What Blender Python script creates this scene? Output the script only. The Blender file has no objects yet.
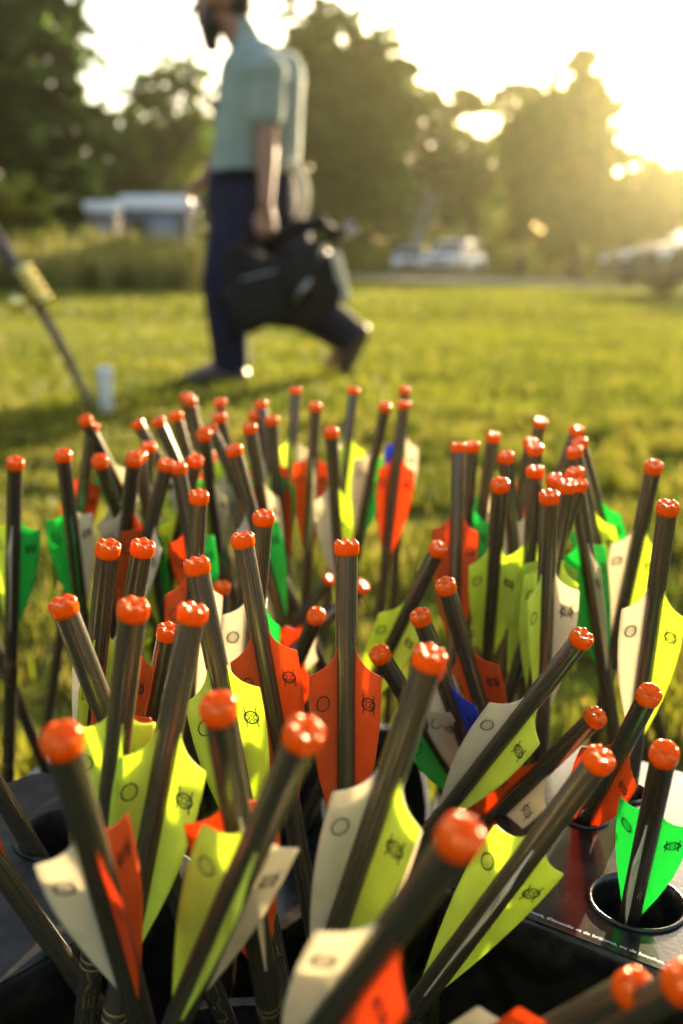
import bpy, bmesh, math, random
import numpy as np
from mathutils import Vector, Matrix
R = math.radians
scene = bpy.context.scene
COL = scene.collection

# ------------------------------------------------------------------ camera model
F = 995.0; H = 0.48
PITCH = math.atan((512-266)/F); CP, SP = math.cos(PITCH), math.sin(PITCH)
CAM = Vector((0, 0, H))
def ray(x, y):
    u = (x-341.5)/F; v = (512-y)/F
    return Vector((u, CP+v*SP, -SP+v*CP))
def at(x, y, Y):                       # point on the vertical plane at distance Y
    r = ray(x, y); return CAM + r*(Y/r.y)
def onz(x, y, z):                      # point on a level plane
    r = ray(x, y); return CAM + r*((z-H)/r.z)

# ------------------------------------------------------------------ helpers
def tag(o, label=None, cat=None, group=None, kind=None):
    if label: o['label'] = label
    if cat: o['category'] = cat
    if group: o['group'] = group
    if kind: o['kind'] = kind
    return o
def empty(name, loc, label=None, cat=None, group=None, rot=None):
    o = bpy.data.objects.new(name, None); COL.objects.link(o)
    o.location = loc; o.empty_display_size = 0.05
    if rot is not None: o.rotation_euler = rot
    return tag(o, label, cat, group)
def link(name, me, parent=None):
    o = bpy.data.objects.new(name, me); COL.objects.link(o)
    if parent: o.parent = parent
    return o
def smooth(me, on=True):
    me.polygons.foreach_set('use_smooth', [on]*len(me.polygons)); me.update()
def from_bm(name, bm, mats, parent=None, sm=False):
    me = bpy.data.meshes.new(name); bm.normal_update(); bm.to_mesh(me); bm.free()
    for m in (mats if isinstance(mats, (list, tuple)) else [mats]): me.materials.append(m)
    if sm: smooth(me)
    return link(name, me, parent)
def add_box(bm, c, s, rot=None, bev=0, mi=0):
    r = bmesh.ops.create_cube(bm, size=1)
    M = Matrix.Translation(c) @ (rot.to_4x4() if rot is not None else Matrix()) @ Matrix.Diagonal((*s, 1))
    bmesh.ops.transform(bm, matrix=M, verts=r['verts'])
    fs = {f for v in r['verts'] for f in v.link_faces}
    if bev:
        es = list({e for f in fs for e in f.edges})
        rr = bmesh.ops.bevel(bm, geom=es, offset=bev, segments=2, affect='EDGES', profile=.5)
        fs = set(rr['faces']) | {f for f in fs if f.is_valid}
    for f in fs: f.material_index = mi
def frame_z(d):
    d = Vector(d).normalized()
    return d.to_track_quat('Z', 'Y').to_matrix()
def add_tube(bm, pts, rad, seg=10, cap=True, mi=0):
    pts = [Vector(p) for p in pts]
    rad = rad if isinstance(rad, (list, tuple)) else [rad]*len(pts)
    rings = []
    q = None
    for i, p in enumerate(pts):
        d = (pts[min(i+1, len(pts)-1)]-pts[max(i-1, 0)]).normalized()
        if q is None: fr = frame_z(d); X = fr.col[0].copy()
        else: X = (X - d*X.dot(d)).normalized()
        q = 1; Yv = d.cross(X)
        rings.append([bm.verts.new(p+(X*math.cos(a)+Yv*math.sin(a))*rad[i]) for a in [2*math.pi*k/seg for k in range(seg)]])
    for a, b in zip(rings, rings[1:]):
        for k in range(seg):
            f = bm.faces.new((a[k], a[(k+1) % seg], b[(k+1) % seg], b[k])); f.material_index = mi; f.smooth = True
    if cap:
        for rg, fl in ((rings[0], True), (rings[-1], False)):
            f = bm.faces.new(rg[::-1] if fl else rg); f.material_index = mi
def add_lathe(bm, prof, c=(0, 0, 0), seg=24, mi=0, M=None):
    c = Vector(c); rings = []
    for r, z in prof:
        vs = []
        for k in range(seg):
            a = 2*math.pi*k/seg
            p = Vector((r*math.cos(a), r*math.sin(a), z))
            if M is not None: p = M @ p
            vs.append(bm.verts.new(c+p))
        rings.append(vs)
    for a, b in zip(rings, rings[1:]):
        for k in range(seg):
            f = bm.faces.new((a[k], a[(k+1) % seg], b[(k+1) % seg], b[k])); f.material_index = mi; f.smooth = True
    for rg, fl, r in ((rings[0], True, prof[0][0]), (rings[-1], False, prof[-1][0])):
        if r > 1e-6:
            f = bm.faces.new(rg[::-1] if fl else rg); f.material_index = mi
def np_mesh(name, V, Fq, mats, mi=None, parent=None, sm=False):   # many loose polygons of one size
    me = bpy.data.meshes.new(name); n, k = Fq.shape
    me.vertices.add(len(V)); me.vertices.foreach_set('co', V.astype(np.float32).ravel())
    me.loops.add(n*k); me.loops.foreach_set('vertex_index', Fq.astype(np.int32).ravel())
    me.polygons.add(n); me.polygons.foreach_set('loop_start', np.arange(0, n*k, k, dtype=np.int32))
    for m in mats: me.materials.append(m)
    if mi is not None: me.polygons.foreach_set('material_index', mi.astype(np.int32))
    me.update(calc_edges=True)
    if sm: smooth(me)
    return link(name, me, parent)

# ------------------------------------------------------------------ materials
def mat(name, col, rough=.5, spec=.5, metal=0, coat=0, noise=None, bump=None, transl=0, tcol=None, sub=0):
    """noise=(scale, darker/other colour, low, high); bump=(scale, strength, distance)"""
    m = bpy.data.materials.new(name); m.use_nodes = True
    nt = m.node_tree; N = nt.nodes; L = nt.links; b = N['Principled BSDF']
    b.inputs['Base Color'].default_value = (*col, 1); b.inputs['Roughness'].default_value = rough
    b.inputs['Specular IOR Level'].default_value = spec; b.inputs['Metallic'].default_value = metal
    b.inputs['Coat Weight'].default_value = coat; b.inputs['Coat Roughness'].default_value = .15
    if sub:
        b.inputs['Subsurface Weight'].default_value = sub; b.inputs['Subsurface Radius'].default_value = (1, .3, .1)
        b.inputs['Subsurface Scale'].default_value = .002
    tc = N.new('ShaderNodeTexCoord'); src = None
    if noise:
        nz = N.new('ShaderNodeTexNoise'); nz.inputs['Scale'].default_value = noise[0]; nz.inputs['Detail'].default_value = 5
        L.new(tc.outputs['Object'], nz.inputs['Vector'])
        cr = N.new('ShaderNodeValToRGB'); cr.color_ramp.elements[0].position = noise[2]; cr.color_ramp.elements[1].position = noise[3]
        cr.color_ramp.elements[0].color = (*noise[1], 1); cr.color_ramp.elements[1].color = (*col, 1)
        L.new(nz.outputs['Fac'], cr.inputs['Fac']); L.new(cr.outputs['Color'], b.inputs['Base Color']); src = cr.outputs['Color']
    if bump:
        n2 = N.new('ShaderNodeTexNoise'); n2.inputs['Scale'].default_value = bump[0]; n2.inputs['Detail'].default_value = 4
        L.new(tc.outputs['Object'], n2.inputs['Vector'])
        bp = N.new('ShaderNodeBump'); bp.inputs['Strength'].default_value = bump[1]; bp.inputs['Distance'].default_value = bump[2]
        L.new(n2.outputs['Fac'], bp.inputs['Height']); L.new(bp.outputs['Normal'], b.inputs['Normal'])
    if transl:
        t = N.new('ShaderNodeBsdfTranslucent'); mx = N.new('ShaderNodeMixShader'); mx.inputs['Fac'].default_value = transl
        t.inputs['Color'].default_value = (*(tcol or col), 1)
        if src and not tcol: L.new(src, t.inputs['Color'])
        L.new(b.outputs['BSDF'], mx.inputs[1]); L.new(t.outputs['BSDF'], mx.inputs[2])
        L.new(mx.outputs['Shader'], N['Material Output'].inputs['Surface'])
    return m
def dim(c, k): return tuple(x*k for x in c)
VC = {'y': (.72, .82, .13), 'r': (.66, .13, .028), 'g': (.06, .42, .10), 'w': (.76, .70, .55), 'b': (.06, .12, .58)}
VT = {'y': (.82, .95, .16), 'r': (.78, .19, .04), 'g': (.09, .72, .2), 'w': (.85, .78, .60), 'b': (.04, .1, .8)}
VNAME = {'y': 'yellow vane', 'r': 'red vane', 'g': 'green vane', 'w': 'white vane', 'b': 'blue vane'}
MV = {k: mat('vane_'+VNAME[k].split()[0], VC[k], .42, .4, noise=(70, dim(VC[k], .72), .28, .56), bump=(240, .2, .0005), transl=.46, tcol=VT[k]) for k in VC}
INK = mat('black_ink', (.012, .012, .012), .5)
GOLD = mat('gold_print', (.30, .19, .055), .4, metal=.5)
NOCK = mat('orange_nock', (.95, .135, .004), .22, .6, noise=(500, (.88, .10, .003), .35, .6), bump=(700, .12, .0003), transl=.28, tcol=(1, .2, .003))
NOCK.node_tree.nodes['Principled BSDF'].inputs['Specular Tint'].default_value = (1, .62, .16, 1)
def shaft_material():
    m = bpy.data.materials.new('carbon_shaft'); m.use_nodes = True
    nt = m.node_tree; N = nt.nodes; L = nt.links; b = N['Principled BSDF']
    tc = N.new('ShaderNodeTexCoord'); mp = N.new('ShaderNodeMapping'); mp.inputs['Scale'].default_value = (1500, 1500, 12)
    nz = N.new('ShaderNodeTexNoise'); nz.inputs['Scale'].default_value = 1; nz.inputs['Detail'].default_value = 6
    L.new(tc.outputs['Object'], mp.inputs['Vector']); L.new(mp.outputs['Vector'], nz.inputs['Vector'])
    cr = N.new('ShaderNodeValToRGB'); cr.color_ramp.elements[0].position = .35; cr.color_ramp.elements[1].position = .7
    cr.color_ramp.elements[0].color = (.038, .030, .020, 1); cr.color_ramp.elements[1].color = (.052, .041, .027, 1)
    L.new(nz.outputs['Fac'], cr.inputs['Fac']); L.new(cr.outputs['Color'], b.inputs['Base Color'])
    rr = N.new('ShaderNodeMapRange'); rr.inputs['To Min'].default_value = .24; rr.inputs['To Max'].default_value = .31
    L.new(nz.outputs['Fac'], rr.inputs['Value']); L.new(rr.outputs['Result'], b.inputs['Roughness'])
    b.inputs['Specular IOR Level'].default_value = 1.0
    b.inputs['Specular Tint'].default_value = (1, .9, .74, 1)
    b.inputs['Coat Weight'].default_value = .0; b.inputs['Coat Roughness'].default_value = .3
    bp = N.new('ShaderNodeBump'); bp.inputs['Strength'].default_value = .03; bp.inputs['Distance'].default_value = .0002
    L.new(nz.outputs['Fac'], bp.inputs['Height']); L.new(bp.outputs['Normal'], b.inputs['Normal'])
    return m
CARBON = shaft_material()
PLASTIC = mat('black_plastic', (.009, .009, .0095), .2, .5, noise=(85, (.040, .034, .026), .25, .62), bump=(420, .12, .0006))
PLASTIC_DULL = mat('dull_black_plastic', (.008, .008, .008), .5, .22, noise=(95, (.034, .028, .020), .3, .62), bump=(420, .2, .0006))
WHITEINK = mat('white_print', (.7, .7, .7), .5)

# ------------------------------------------------------------------ arrows
SR = .0044                                   # shaft radius
def nock_mesh():
    bm = bmesh.new(); seg = 48; Rn = .00485
    def top(r, a):
        t = r/Rn
        lobe = (.5+.5*math.cos(6*a))**.8
        band = math.exp(-((t-.78)/.17)**2)
        return .0042 + .0012*lobe*band - .0011*math.exp(-(t/.24)**2) + .0003*math.exp(-((t-.40)/.12)**2)
    prof_side = [(.95, -.0006), (1.015, .0001), (1.045, .0016), (1.04, .0032), (1.02, .0041)]
    rings = []
    for k, z in prof_side:
        rings.append([bm.verts.new((Rn*k*(1+.022*math.cos(6*a)*(z > .001))*math.cos(a), Rn*k*(1+.022*math.cos(6*a)*(z > .001))*math.sin(a), z)) for a in [2*math.pi*i/seg for i in range(seg)]])
    for t in (.93, .84, .74, .64, .52, .42, .32, .22, .12):
        rings.append([bm.verts.new((Rn*t*math.cos(a), Rn*t*math.sin(a), top(Rn*t, a))) for a in [2*math.pi*i/seg for i in range(seg)]])
    for A_, B_ in zip(rings, rings[1:]):
        for k in range(seg): bm.faces.new((A_[k], A_[(k+1) % seg], B_[(k+1) % seg], B_[k]))
    c = bm.verts.new((0, 0, .0030))
    for k in range(seg): bm.faces.new((rings[-1][k], rings[-1][(k+1) % seg], c))
    bm.faces.new(rings[0][::-1])
    me = bpy.data.meshes.new('nock'); bm.normal_update(); bm.to_mesh(me); bm.free(); me.materials.append(NOCK); smooth(me)
    return me
NOCK_ME = nock_mesh()

V_S0 = .0395; V_LEN = .073; V_H = .0123
OUTER = [(a*(1.05 if a < .012 else 1.13), h*.885) for a, h in [(0.0, .0004), (.0016, .0008), (.0032, .0018), (.0049, .0034), (.0063, .0053), (.0073, .0073), (.0081, .0096), (.0086, .0118), (.0089, .0134), (.0096, .0139),
         (.016, .0139), (.023, .0136), (.031, .0127), (.040, .0110), (.049, .0086), (.058, .0057), (.066, .0026), (.0722, .0003)]]
def vane_mesh(key, var):
    """stands in the XZ plane: X away from the shaft, -Z down the shaft, Z=0 at its top; ring printed on one face, emblem on the other"""
    rnd = random.Random(var*7+3)
    amp = rnd.uniform(-.0011, .0011); ph = rnd.uniform(0, 6); tw = rnd.uniform(-.0009, .0009)
    def warp(x, s): return (amp*math.sin(s*60+ph)+tw*3*math.sin(s*24))*(x/V_H)**1.5
    bm = bmesh.new(); NX = 7; th = .00028
    def hgt(s):
        for (a, ha), (b, hb) in zip(OUTER, OUTER[1:]):
            if a <= s <= b: return ha+(hb-ha)*(s-a)/(b-a)
        return .0003
    S = [a for a, _ in OUTER]
    fine = []
    for a, b in zip(S, S[1:]):
        fine.append(a)
        if b-a > .005: fine += [a+(b-a)*.5]
    fine.append(S[-1])
    faces = {}
    for side in (1, -1):
        grid = []
        for s in fine:
            h = hgt(s); row = []
            for i in range(NX):
                x = h*i/(NX-1)
                t = th*(1.5-1.0*min(1, x/.004)) if x < .004 else th*.5
                row.append(bm.verts.new((SR-.0003+x, side*t+warp(x, s), -s)))
            grid.append(row)
        for r0, r1 in zip(grid, grid[1:]):
            for i in range(NX-1):
                q = (r0[i], r0[i+1], r1[i+1], r1[i]); f = bm.faces.new(q if side > 0 else q[::-1]); f.smooth = True
        faces[side] = grid
    g1, g2 = faces[1], faces[-1]
    for a in range(len(fine)-1):
        bm.faces.new((g1[a][-1], g2[a][-1], g2[a+1][-1], g1[a+1][-1]))
    for i in range(NX-1):
        bm.faces.new((g1[0][i], g2[0][i], g2[0][i+1], g1[0][i+1]))
    # printed marks, a hair proud of the face
    def stroke(pts, w, side, closed=False):
        n = len(pts); L_ = []; R_ = []
        for i, p in enumerate(pts):
            a = pts[(i-1) % n] if closed or i > 0 else p; b = pts[(i+1) % n] if closed or i < n-1 else p
            d = Vector((b[0]-a[0], b[1]-a[1])).normalized(); nn = Vector((-d.y, d.x))*w/2
            for arr, sg in ((L_, 1), (R_, -1)):
                x, s = p[0]+nn.x*sg, p[1]+nn.y*sg
                arr.append(bm.verts.new((SR-.0003+x, warp(x, s)+side*(th*.5+.00007), -s)))
        rng = range(n) if closed else range(n-1)
        for i in rng:
            j = (i+1) % n; q = (L_[i], L_[j], R_[j], R_[i])
            f = bm.faces.new(q); f.material_index = 1
    cx, cs = .0064, .0222
    stroke([(cx+.0027*math.cos(a), cs+.0031*math.sin(a)) for a in [2*math.pi*k/28 for k in range(28)]], .00052, 1, True)
    e = -1
    stroke([(cx+.0031*math.cos(a), cs+.0025*math.sin(a)) for a in [2*math.pi*k/28 for k in range(28)]], .00056, e, True)
    for sx in (-1, 1):
        stroke([(cx+sx*.0026, cs-.0042), (cx+sx*.0023, cs-.0020), (cx+sx*.0023, cs+.0020), (cx+sx*.0026, cs+.0042)], .00046, e)
        stroke([(cx+sx*.0021, cs-.0014), (cx+sx*.0008, cs-.0002), (cx+sx*.0008, cs+.0002), (cx+sx*.0021, cs+.0014)], .00052, e)
    stroke([(cx-.0013, cs-.0018), (cx, cs-.0008), (cx+.0013, cs-.0018)], .0005, e)
    stroke([(cx-.0013, cs+.0018), (cx, cs+.0008), (cx+.0013, cs+.0018)], .0005, e)
    me = bpy.data.meshes.new('vane'); bm.normal_update(); bm.to_mesh(me); bm.free()
    me.materials.append(MV[key]); me.materials.append(INK)
    return me
VANES = {(k, v): vane_mesh(k, v) for k in VC for v in range(4)}

def letter_mesh(text, size, width_max=None):
    cu = bpy.data.curves.new('t', 'FONT'); cu.body = text; cu.size = size; cu.resolution_u = 2
    o = bpy.data.objects.new('t', cu); COL.objects.link(o)
    dg = bpy.context.evaluated_depsgraph_get(); me = bpy.data.meshes.new_from_object(o.evaluated_get(dg))
    bpy.data.objects.remove(o); bpy.data.curves.remove(cu)
    return me

def project(q):
    d = q-CAM; dep = d.y*CP-d.z*SP
    return 341.5+F*d.x/dep, 512-F*(d.y*SP+d.z*CP)/dep
def axis(P0, x2, y2, m):
    r = ray(x2, y2)
    M = np.array([[r.x, 1, 0], [r.y, 0, m], [r.z, 0, 1]])
    l, k, t = np.linalg.solve(M, np.array(P0-CAM))
    return Vector((k/t, m, 1)).normalized()
def solve(x, y, w, x2, y2, m, mark=None):
    d = F*.0093/w
    P0 = CAM + ray(x, y)*d
    zz = .371 + .30*(P0.z-.371) if abs(P0.z-.371) < .03 else P0.z
    P0 = CAM + ray(x, y)*((zz-H)/ray(x, y).z)
    if mark:
        lo, hi = -.85, .08
        for _ in range(40):
            m = (lo+hi)/2; a, b = project(P0-axis(P0, x2, y2, m)*.0622)
            if math.hypot(a-x, b-y) < mark: lo = m
            else: hi = m
    elif m == 0: m = -.18
    return P0, axis(P0, x2, y2, m)
# x, y of the nock and its width in the photograph, a lower point on the shaft, lean towards/away, roll of the first vane,
# colours of that vane, the right one and the left one, label
ARROWS = [
(-15,465,13,-18,650,0,180,'g','r','y','arrow cut by the left picture edge, showing only a sliver of nock and red vane'),
(15,464,16.4,11,650,0,-12,'w','g','y','upright arrow at far left with yellow, pale white and green vanes standing clear'),
(63,456,16,79,592,0,6,'g','w','g','arrow with green left vane, green middle vane and white right vane over bare grass'),
(85.6,421,13.5,104.5,458,0,170,'g','w','g','topmost left arrow leaning left in front of bare lawn below the white bottle'),
(92,427,12,81,500,0,5,'g','r','r','red vaned arrow mostly hidden behind the topmost leaning arrow at left'),
(100,462,13.5,115,505,0,175,'g','w','w','black arrow leaning left with pale white vanes, right of the red vaned one'),
(134,460,16,122,559,0,180,'y','r','w','arrow with white left vane and red right vane near the left green vanes'),
(139,457,14,148,512,0,20,'g','g','y','arrow whose nock peeks from behind the white and red vaned arrow'),
(138,425,12.7,159,462,0,10,'w','w','y','leftmost of the far row of left-leaning arrows, bright sunlit right side'),
(148.4,448,13,147,475,0,180,'w','y','y','short looking arrow with small nock just below the first far left-leaning arrow'),
(158.7,422.6,13.3,176,462,0,175,'w','g','w','second left-leaning arrow of the far left row with broad sunlit edge'),
(176.3,416.5,13,187,456,0,180,'g','r','r','third left-leaning arrow of the far left row, below the pair of highest nocks'),
(185.7,397.5,12,192,441,0,0,'r','y','g','rear arrow of the touching pair with the highest nocks of the left cluster'),
(190.5,401.5,12.8,199.7,441.5,0,20,'g','r','y','front arrow of the touching pair with the highest nocks of the left cluster'),
(166,465.6,14.5,152.5,519,0,160,'g','w','r','right-leaning arrow with a white emblem vane, left of two touching nocks'),
(178.6,469,14,186,511,0,0,'w','g','r','left-leaning arrow whose nock touches the right-leaning one beside it'),
(195,461.5,13.5,188,495,0,170,'w','y','y','far arrow leaning right with olive yellow vanes, nock just above the straight thick one'),
(203.8,435,14,211.5,495,0,160,'y','w','y','arrow with a beige ring-marked right vane standing left of the green strip'),
(211,429,12,221,450,0,0,'g','g','w','arrow half hidden behind the beige vaned one, only a sunlit stub showing'),
(220,403,12.7,226,450,0,180,'w','g','y','rear of two arrows one above the other at the middle of the left cluster'),
(220,418,13.7,229,462,0,170,'w','g','w','front of two arrows one above the other, with a long green vane'),
(234.5,451,16.2,251,511,0,180,'y','g','w','dark left-leaning arrow with thin sunlit edge and white left vane'),
(250,429,14,262,495,0,165,'g','w','r','left-leaning arrow with grey white emblem vane beside long red vanes'),
(261,405,14,269,455,0,170,'y','r','w','tall arrow with bright nock in front of two small hidden nocks'),
(254.5,416,11.5,259,455,0,0,'y','g','r','hidden arrow with its nock showing left behind the tall bright nocked arrow'),
(272,421,11.5,274,452,0,180,'g','g','y','hidden arrow with its nock showing right behind the tall bright nocked arrow'),
(198.6,498,19,196.5,541,0,180,'w','w','r','thick upright arrow standing straight in the left cluster middle, red left vane'),
(295.6,391,13,292.4,455,0,8,'y','w','y','far upright arrow with glowing yellow left vane and pale right vane'),
(315.3,407,13.4,310.5,504,0,7,'w','r','r','upright arrow with two red vanes and a bright white vane edge facing front'),
(331,433,14.5,337.5,529,0,165,'y','y','w','dark arrow with white ring-marked left vane and glowing yellow right vane'),
(353.6,391,13,345.5,455,0,-20,'y','y','w','far right-leaning arrow with glowing yellow vanes behind the dark centre arrow'),
(385,407,12.7,369.5,487,0,165,'y','g','w','right-leaning arrow with white left vane and green right vane at centre'),
(404.6,390.5,12.2,402,440,0,180,'y','w','b','arrow with blue and cream vanes directly behind the red vaned centre arrow'),
(404,405,13.5,388,542,0,180,'w','r','r','free-standing red vaned arrow at the right end of the centre group'),
(458.5,448,16,457,533,0,170,'w','r','r','upright arrow with long red vanes, first of the right cluster'),
(471.6,447,13.5,468,510,0,180,'y','g','w','arrow with green and white vanes touching behind the upright red vaned one'),
(493,438,13,481.5,516,0,180,'y','w','g','blurred right-leaning arrow with green vane in the back of the right cluster'),
(505.7,458,16,512,533,0,180,'y','w','w','grey lit arrow leaning left with beige vane behind the olive vaned one'),
(500,486,16.3,496,541,0,180,'w','y','y','dark upright arrow with two olive yellow vanes next to the red vanes'),
(540,423,13,534,450,0,180,'g','w','r','highest and farthest arrow of the right cluster'),
(530.6,444,14,521,500,0,170,'y','r','r','right-leaning red vaned arrow peeking behind stacked nocks of the right cluster'),
(534.8,450,16,532,520,0,180,'g','w','w','upper of two upright arrows with nocks in one vertical line, right cluster'),
(534.8,472.5,16.5,532,533,0,165,'w','y','y','lower upright arrow in the vertical line of nocks, broad yellow ring-marked vane'),
(519,492,12.5,515,540,0,180,'w','w','w','nearly hidden arrow with a small glinting nock behind the grey lit arrow'),
(555,481,16,552,540,0,180,'g','y','w','arrow with nock left of a tight bunch, behind the white emblem vaned arrow'),
(549,498,19.7,544.5,632,0,-35,'y','w','y','upright arrow with narrow yellow vane and white emblem vane, right cluster front'),
(576.4,431,14.2,562.5,469,0,180,'w','y','g','top arrow of three nocks stacked at the right cluster back, leaning right'),
(580,444,15,595,498,0,170,'w','g','y','left-leaning arrow with pale green right vane, second of three stacked nocks'),
(574.8,452.6,15.7,594,533,0,175,'w','y','g','left-leaning arrow with yellow right vane, lowest of three stacked nocks'),
(566.6,487,18,559,533,0,180,'w','y','y','front arrow of the tight bunch of three nocks, yellow right vane'),
(578,485.4,16,558,545,0,180,'w','g','y','strongly right-leaning arrow crossing behind the front one of the tight bunch'),
(575,474.5,17,603,661,0,20,'w','g','g','left-leaning arrow with two dark green vanes and narrow cream vane'),
(653.6,468,18,616,642,0,180,'g','y','w','right-leaning arrow with cream left vane and yellow right vane, second from right'),
(667.6,509,22.5,643.4,683,0,180,'g','y','w','thick right-hand arrow with white ring vane and brilliant sunlit yellow vane'),
(107.8,550,24,98.4,641,0,-20,'y','y','w','thick arrow with cream ring-marked left vane, left of a similar thick arrow'),
(142.3,549,22,134,598,0,170,'w','r','w','thick grey arrow right of a similar one and below the white emblem vane'),
(119,574,14,124,598,0,0,'w','y','y','small nocked bluish arrow squeezed between two thick arrows at left'),
(64,608,24,100,700,0,180,'y','r','r','thick grey arrow leaning far left with a sunlit right edge'),
(133,611,32,114.5,769,0,12,'y','y','y','large near arrow with yellow vanes all round and glinting nock at left'),
(192,615,28.5,165,755,0,180,'r','y','y','large near arrow leaning right with two big yellow vanes, glinting nock'),
(168,633,22,151.5,715,0,170,'w','w','r','arrow tucked between two large yellow vaned ones with red and white vanes'),
(197,567,24.5,220,681,0,180,'w','y','y','left-leaning thick arrow with yellow ring and yellow emblem vanes behind blurred nock'),
(222,588,16,224,640,0,0,'w','r','w','glinting nock showing alone just right of the left-leaning thick arrow'),
(243,541,20.5,277,728,0,180,'w','r','r','left-leaning arrow with sharp red emblem vane left of the central red one'),
(246,558,15.5,242,630,0,180,'y','r','r','red vaned arrow hidden behind the left-leaning red one'),
(346.6,548.5,24.5,346,769,0,180,'w','r','r','upright central arrow in sharp focus with two red vanes'),
(263.5,519,19,257,600,0,165,'w','g','w','arrow with a dark shaft and broad green right vane above the red vanes'),
(329,580,12.5,291,629,0,180,'w','r','r','steeply tilted distant arrow with a sideways nock left of the central shaft'),
(316,616.5,17,302,650,-.7,180,'w','r','r','arrow pointing its nock straight at the viewer left of the central shaft'),
(361.5,587,15.5,310,635,0,180,'g','w','r','steeply tilted arrow passing behind the central shaft, nock glinting at its right'),
(437.5,550,17.2,389,649,-.4,180,'w','y','y','steep right-leaning arrow with bright yellow vanes against open grass'),
(446,587,19.5,484,716,-.35,180,'w','r','r','left-leaning dark arrow with red emblem vane, end of nock facing viewer'),
(421,618,20,455,712,-.3,36,'b','w','w','black left-leaning arrow with blue vane and small white vane'),
(428.8,659.5,30,347,900,0,175,'y','y','w','large right-leaning arrow with white left vane and yellow emblem right vane, glinting nock'),
(380.5,655,20,450,767,-.2,180,'w','w','g','black arrow leaning left beside central red vane, green and white vanes'),
(581,639,22,478,770,0,180,'r','y','w','low diagonal arrow with broad white ring vane and yellow emblem vane'),
(595,718,20.5,480,830,0,180,'y','w','r','low diagonal arrow with red lit underside and beige emblem vane'),
(648.5,696,23,584,820,-.7,175,'y','r','r','black right-leaning arrow with red vanes, nock end facing viewer'),
(664,755,27,633,900,-.55,-10,'w','g','g','black arrow with bright green vanes standing in the tray hole'),
(598.3,761,29,420,1000,0,5,'w','y','y','large diagonal arrow with two yellow green vanes across the bottom right'),
(459,839,38,330,1015,0,180,'y','r','w','large blurred diagonal arrow with beige ring vane and red vane at bottom'),
(633,990,38,569,1024,0,180,'y','y','w','blurred nock and stub of arrow at bottom right, left of another'),
(683,984,40,616,1022,0,180,'w','w','r','blurred nock cut by the right picture edge at the bottom'),
(62,742,36,141,1019,0,12,'r','r','w','large blurred near arrow at left with beige and red vanes'),
(218.5,710,32,239,830,0,12,'w','r','r','blurred near arrow with red vanes behind the yellow vane at lower left'),
(303,736,36,180,1015,0,14,'y','w','y','large near right-leaning arrow with yellow and white vanes, very bright nock'),
(-90,440,15,41,757,0,180,'w','y','y','dark shaft crossing low behind the far left upright arrow, its top outside the picture'),
(-190,600,29,15,890,0,180,'w','r','y','gold-edged shaft at the lower left picture edge, its top outside the picture'),
(-150,540,25,40,860,0,180,'w','g','y','dark shaft slanting into the hole of the left tray, nock out of view'),
(427,669,27.5,352,905,0,175,'w','w','y','arrow hidden behind the large white and yellow vaned one, yellow vane edge showing left'),
]
LETTERED = {54, 57, 58, 59, 60, 61, 65, 73, 79, 84, 2, 1, 52, 53}

# distance in the photograph from nock to the printed marks: tells how far an arrow leans to or from the viewer
MARKS = {(15,464):88,(63,456):85,(166,465.6):89,(203.8,435):64,(250,429):81,(195,461.5):80,(315.3,407):75,(331,433):79,(385,407):69,(404,405):78,(458.5,448):105,
(500,486):90,(534.8,472.5):104,(549,498):112,(575,474.5):103,(653.6,468):93,(667.6,509):121,(107.8,550):129,(192,615):177,(133,611):160,(197,567):153,(243,541):138,
(346.6,548.5):151,(361.5,587):96,(446,587):97,(428.8,659.5):178,(380.5,655):91,(581,639):119,(595,718):106,(598.3,761):156,(459,839):161,(62,742):148,(303,736):168,(633,990):150,(683,984):160,(218.5,710):145,(134,460):74,(85.6,421):66,(100,462):60,(234.5,451):92,(261,405):84,(295.6,391):84,(353.6,391):82,(62.5,456):85}
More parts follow.
